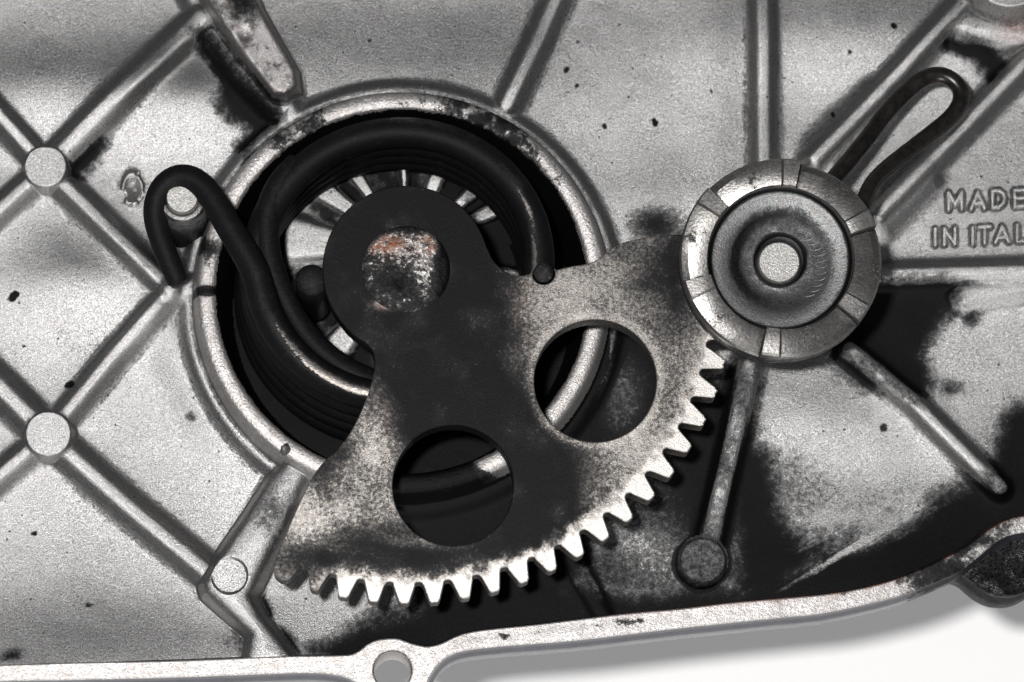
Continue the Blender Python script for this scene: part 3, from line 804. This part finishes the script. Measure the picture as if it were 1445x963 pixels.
# even resample
seg = np.r_[0, np.cumsum(np.linalg.norm(np.diff(P_, axis=0), axis=1))]
tt = np.arange(0, seg[-1], 5.0)
P_ = np.column_stack([np.interp(tt, seg, P_[:, i]) for i in range(3)])
for _ in range(5): P_[1:-1] = (P_[:-2] + 2 * P_[1:-1] + P_[2:]) / 4
L_hook = seg[len(path3) - 1]
def spring_part(sel, name, rw, bright):
    V_, F_ = tube(P_[sel], rw, 22, caps=(bright == 0))
    qx, qy = proj(V_[:, 0], V_[:, 1], V_[:, 2])
    dist = np.hypot(qx - 566, qy - 356)
    gg = np.full(len(V_), .88)
    painted_glint = np.exp(-((dist - 204) / 6) ** 2) * sst(390, 545, qy) * sst(600, 560, qx) + .75 * np.exp(-((dist - 189) / 3.5) ** 2) * sst(215, 285, qy) * (qx > 690) + .48 * np.exp(-((dist - 189) / 5) ** 2) * np.exp(-((qx - 575) / 60) ** 2) * (qy < 250)  # pale arcs painted where the coil catches highlights
    gg -= np.where(V_[:, 2] > zt - 26, painted_glint * .9, 0) * bright
    gg += (fbm(qx, qy, 14, 3, 61) - .5) * .3
    return mk(name, V_, F_, M['spring'], spr, gg, smooth=60)
nh = int(L_hook / 5)
spring_part(slice(0, nh + 3), 'hook', np.linspace(15, wr_ - .8, nh + 3), 0)
spring_part(slice(nh, len(P_)), 'coil', wr_, 1)
# inner strand that climbs from the coil to the peg on the gear
st = [(420, 232, 118), (394, 262, 121), (379, 298, 122), (376, 335, 122), (382, 374, 121), (398, 416, 120), (424, 462, 118), (458, 500, 118), (500, 528, 118), (548, 545, 116), (600, 545, 116), (660, 522, 118), (712, 480, 125), (745, 430, 135), (760, 398, 145)]
V_, F_ = tube(catmull([(*Wp(a, b, z), z) for a, b, z in st], 5), 18, 20)
mk('inner_strand', V_, F_, M['spring'], spr, .82, smooth=60)

# ================================================================== RATCHET DRUM
DZ0, DZ1 = 218.0, 284.0
drum = thing('ratchet_drum', 'round steel drum with six sloped teeth and a dished centre, over the gear end', 'ratchet wheel', (*Wp(1103, 364, 0), 0))
dcx, dcy = Wp(1103, 362, DZ1)
sD = sc(DZ1)
bounds = [78, 19, -40, -102, 195, 136]
def zramp(a):
    deg = math.degrees(a) % 360
    best = min(((deg - b) % 360) for b in bounds)    # degrees ccw from the last step
    if best < 8.5: return 0.0
    return -11.0 * min(1.0, (best - 8.5) / 46.0) ** .8
nA = 360
def zf(r, z, a):
    if z > DZ1 - 30 and 104.5 < r <= 141: return z + zramp(a)
    return z
prof_out = [(120, DZ0 - 6), (136, DZ0 - 6), (139, DZ0), (141.5, DZ0 + 4), (141.5, DZ0 + 14), (139.5, DZ0 + 17), (140.5, DZ0 + 20), (144, DZ0 + 24), (144, DZ1 - 24)]
V_, F_ = lathe(dcx, dcy, [(r * sD, z) for r, z in prof_out], nA, cap=False)
mk('drum_body', V_, F_, M['drum'], drum, .55, smooth=35)
# six ratchet teeth, each its own wedge of the rim
angs = sorted([b % 360 for b in bounds])
for bi, b0 in enumerate(angs):
    b1 = angs[(bi + 1) % 6]; span = (b1 - b0) % 360
    prof_t = [(144, DZ1 - 26), (144, DZ1 - 4), (141, DZ1 - .8), (132, DZ1), (122, DZ1 + .8), (112, DZ1 + .8), (105, DZ1), (103, DZ1 - 3), (102.5, DZ1 - 26)]
    sub_ = [0.0, .004, .12, 1, 3, 5, 7, 9.8, 10.4, 11.4] + list(np.arange(13, span - 3, 3)) + [span - 2.2, span - 1.2, span - .4, span - .05]
    Vt = []
    for s1 in sub_:
        a = math.radians(b0 + s1)
        if s1 < 10: dz = 0.0 if s1 > .05 else -1.2
        else: dz = -3.0 * min(1, (s1 - 10) / 1.2) - 15.0 * max(0, (s1 - 11) / (span - 8.5)) ** 1.3
        if s1 > span - 1.3: dz -= 1.5 * (s1 - span + 1.3)
        for r, z in prof_t:
            rr_ = r * sD
            dzz = dz if z > DZ1 - 19 and r > 102.7 else 0
            if z > DZ1 - 19 and r > 140: dzz -= .04 * abs(dz) * 5
            Vt.append((dcx + rr_ * math.cos(a), dcy + rr_ * math.sin(a), z + dzz))
    m_ = len(prof_t); Ft = []
    for i in range(len(sub_) - 1):
        for k in range(m_ - 1):
            Ft.append((i * m_ + k, (i + 1) * m_ + k, (i + 1) * m_ + k + 1, i * m_ + k + 1))
    Ft.append(tuple(range(m_))); Ft.append(tuple(range((len(sub_) - 1) * m_ + m_ - 1, (len(sub_) - 1) * m_ - 1, -1)))
    Vt = np.array(Vt)
    an = np.degrees(np.arctan2(Vt[:, 1] - dcy, Vt[:, 0] - dcx)); s_a = (an - b0) % 360
    gg = .20 + .34 * np.exp(-((s_a - span + 1) / 2.0) ** 2) + .22 * np.exp(-((s_a - 30) / 10) ** 2) - .15 * (s_a < 10)  # lands lightened and ramps banded to paint how the slopes catch light
    mk('ratchet_tooth', Vt, Ft, M['drum'], drum, gg, smooth=14)
# dish
Z = DZ1
prof_in = [(103.5, Z - 5), (102.5, Z - 9), (101.5, Z - 22), (99, Z - 25), (96, Z - 25.5), (90, Z - 26), (83, Z - 27), (77, Z - 28.5), (73, Z - 30), (68, Z - 34), (60, Z - 38.5), (52, Z - 41.5), (46, Z - 43), (41, Z - 43.5), (38.5, Z - 43), (37, Z - 42.5),
           (35.5, Z - 43.5), (34.5, Z - 45), (33, Z - 47)]
V_, F_ = lathe(dcx, dcy, [(r * sD, z) for r, z in prof_in], 192, cap=False)
qx, qy = proj(V_[:, 0], V_[:, 1], V_[:, 2])
rq = np.hypot(qx - 1101, qy - 367); aq = np.degrees(np.arctan2(367 - qy, qx - 1101))
gg = .30 + .35 * np.exp(-((rq - 64) / 9) ** 2) * (np.cos(np.radians(aq - 165)) * .6 + .5) + .7 * np.exp(-((rq - 99) / 3) ** 2) + .8 * np.exp(-((rq - 35) / 2.5) ** 2)
gg -= .12 * np.exp(-((rq - 86) / 8) ** 2); gg += .14 * np.exp(-((rq - 56) / 20) ** 4)
mk('dish', V_, F_, M['dish'], drum, gg, smooth=50)
# chatter marks left by the tool on the right of the dish: thin curved raised burrs, one part
VV_, FF_ = [], []
for k in range(11):
    a = math.radians(46 - k * 9.2)
    cx_, cy_ = dcx + 58 * math.cos(a) * sD, dcy + 58 * math.sin(a) * sD - 3
    pts = []
    for t in np.linspace(-1, 1, 9):
        b = a + math.pi * .5 * 0 + t * 1.0
        x_ = cx_ + 13 * math.cos(-.5 * math.pi + t * .9) ; y_ = cy_ + 9 * math.sin(-.5 * math.pi + t * .9) + 4
        r_ = np.hypot(x_ - dcx, y_ - dcy) / sD
        z_ = np.interp(r_, [p[0] for p in prof_in[::-1]], [p[1] for p in prof_in[::-1]])
        pts.append((x_, y_, z_ + .1))
    v, f = tube(pts, [.3 + 1.2 * math.cos(t * 1.5) for t in np.linspace(-1, 1, 9)], 6, caps=False)
    b_ = len(VV_); VV_ += v.tolist(); FF_ += [tuple(b_ + i for i in q) for q in f]
mk('tool_marks', np.array(VV_), FF_, M['dish'], drum, .15, smooth=180)
V_, F_ = lathe(dcx, dcy, [(r * sD, z) for r, z in [(30.5, Z - 52), (30.5, Z - 42), (30, Z - 38), (28, Z - 36)]], 96)
mk('centre_pin', V_, F_, M['pin'], drum, .10, smooth=40)
V_, F_ = lathe(dcx, dcy, [(r * sD, z) for r, z in [(36, 30), (36, Z - 46), (28, Z - 46)]], 64)
mk('axle', V_, F_, M['spring'], drum, 1.0, smooth=40)

# ================================================================== WIRE CLIP
wc = thing('wire_clip', 'bent brown steel wire loop reaching from behind the ratchet drum into the cast channel', 'wire clip', (*Wp(1290, 190, 0), 0))
cl_ = [(1128, 300, 205), (1160, 270, 192), (1192, 234, 172), (1222, 197, 152), (1250, 160, 134), (1278, 131, 122), (1300, 113, 116), (1322, 106, 113), (1342, 112, 112), (1355, 128, 112), (1354, 147, 114),
       (1340, 167, 118), (1315, 188, 128), (1288, 209, 142), (1262, 229, 158), (1240, 249, 174), (1226, 268, 188), (1214, 300, 198), (1204, 330, 205)]
V_, F_ = tube(catmull([(*Wp(a, b, z), z) for a, b, z in cl_], 4), 11.8, 22)
mk('wire', V_, F_, M['wire'], wc, .1, smooth=60)
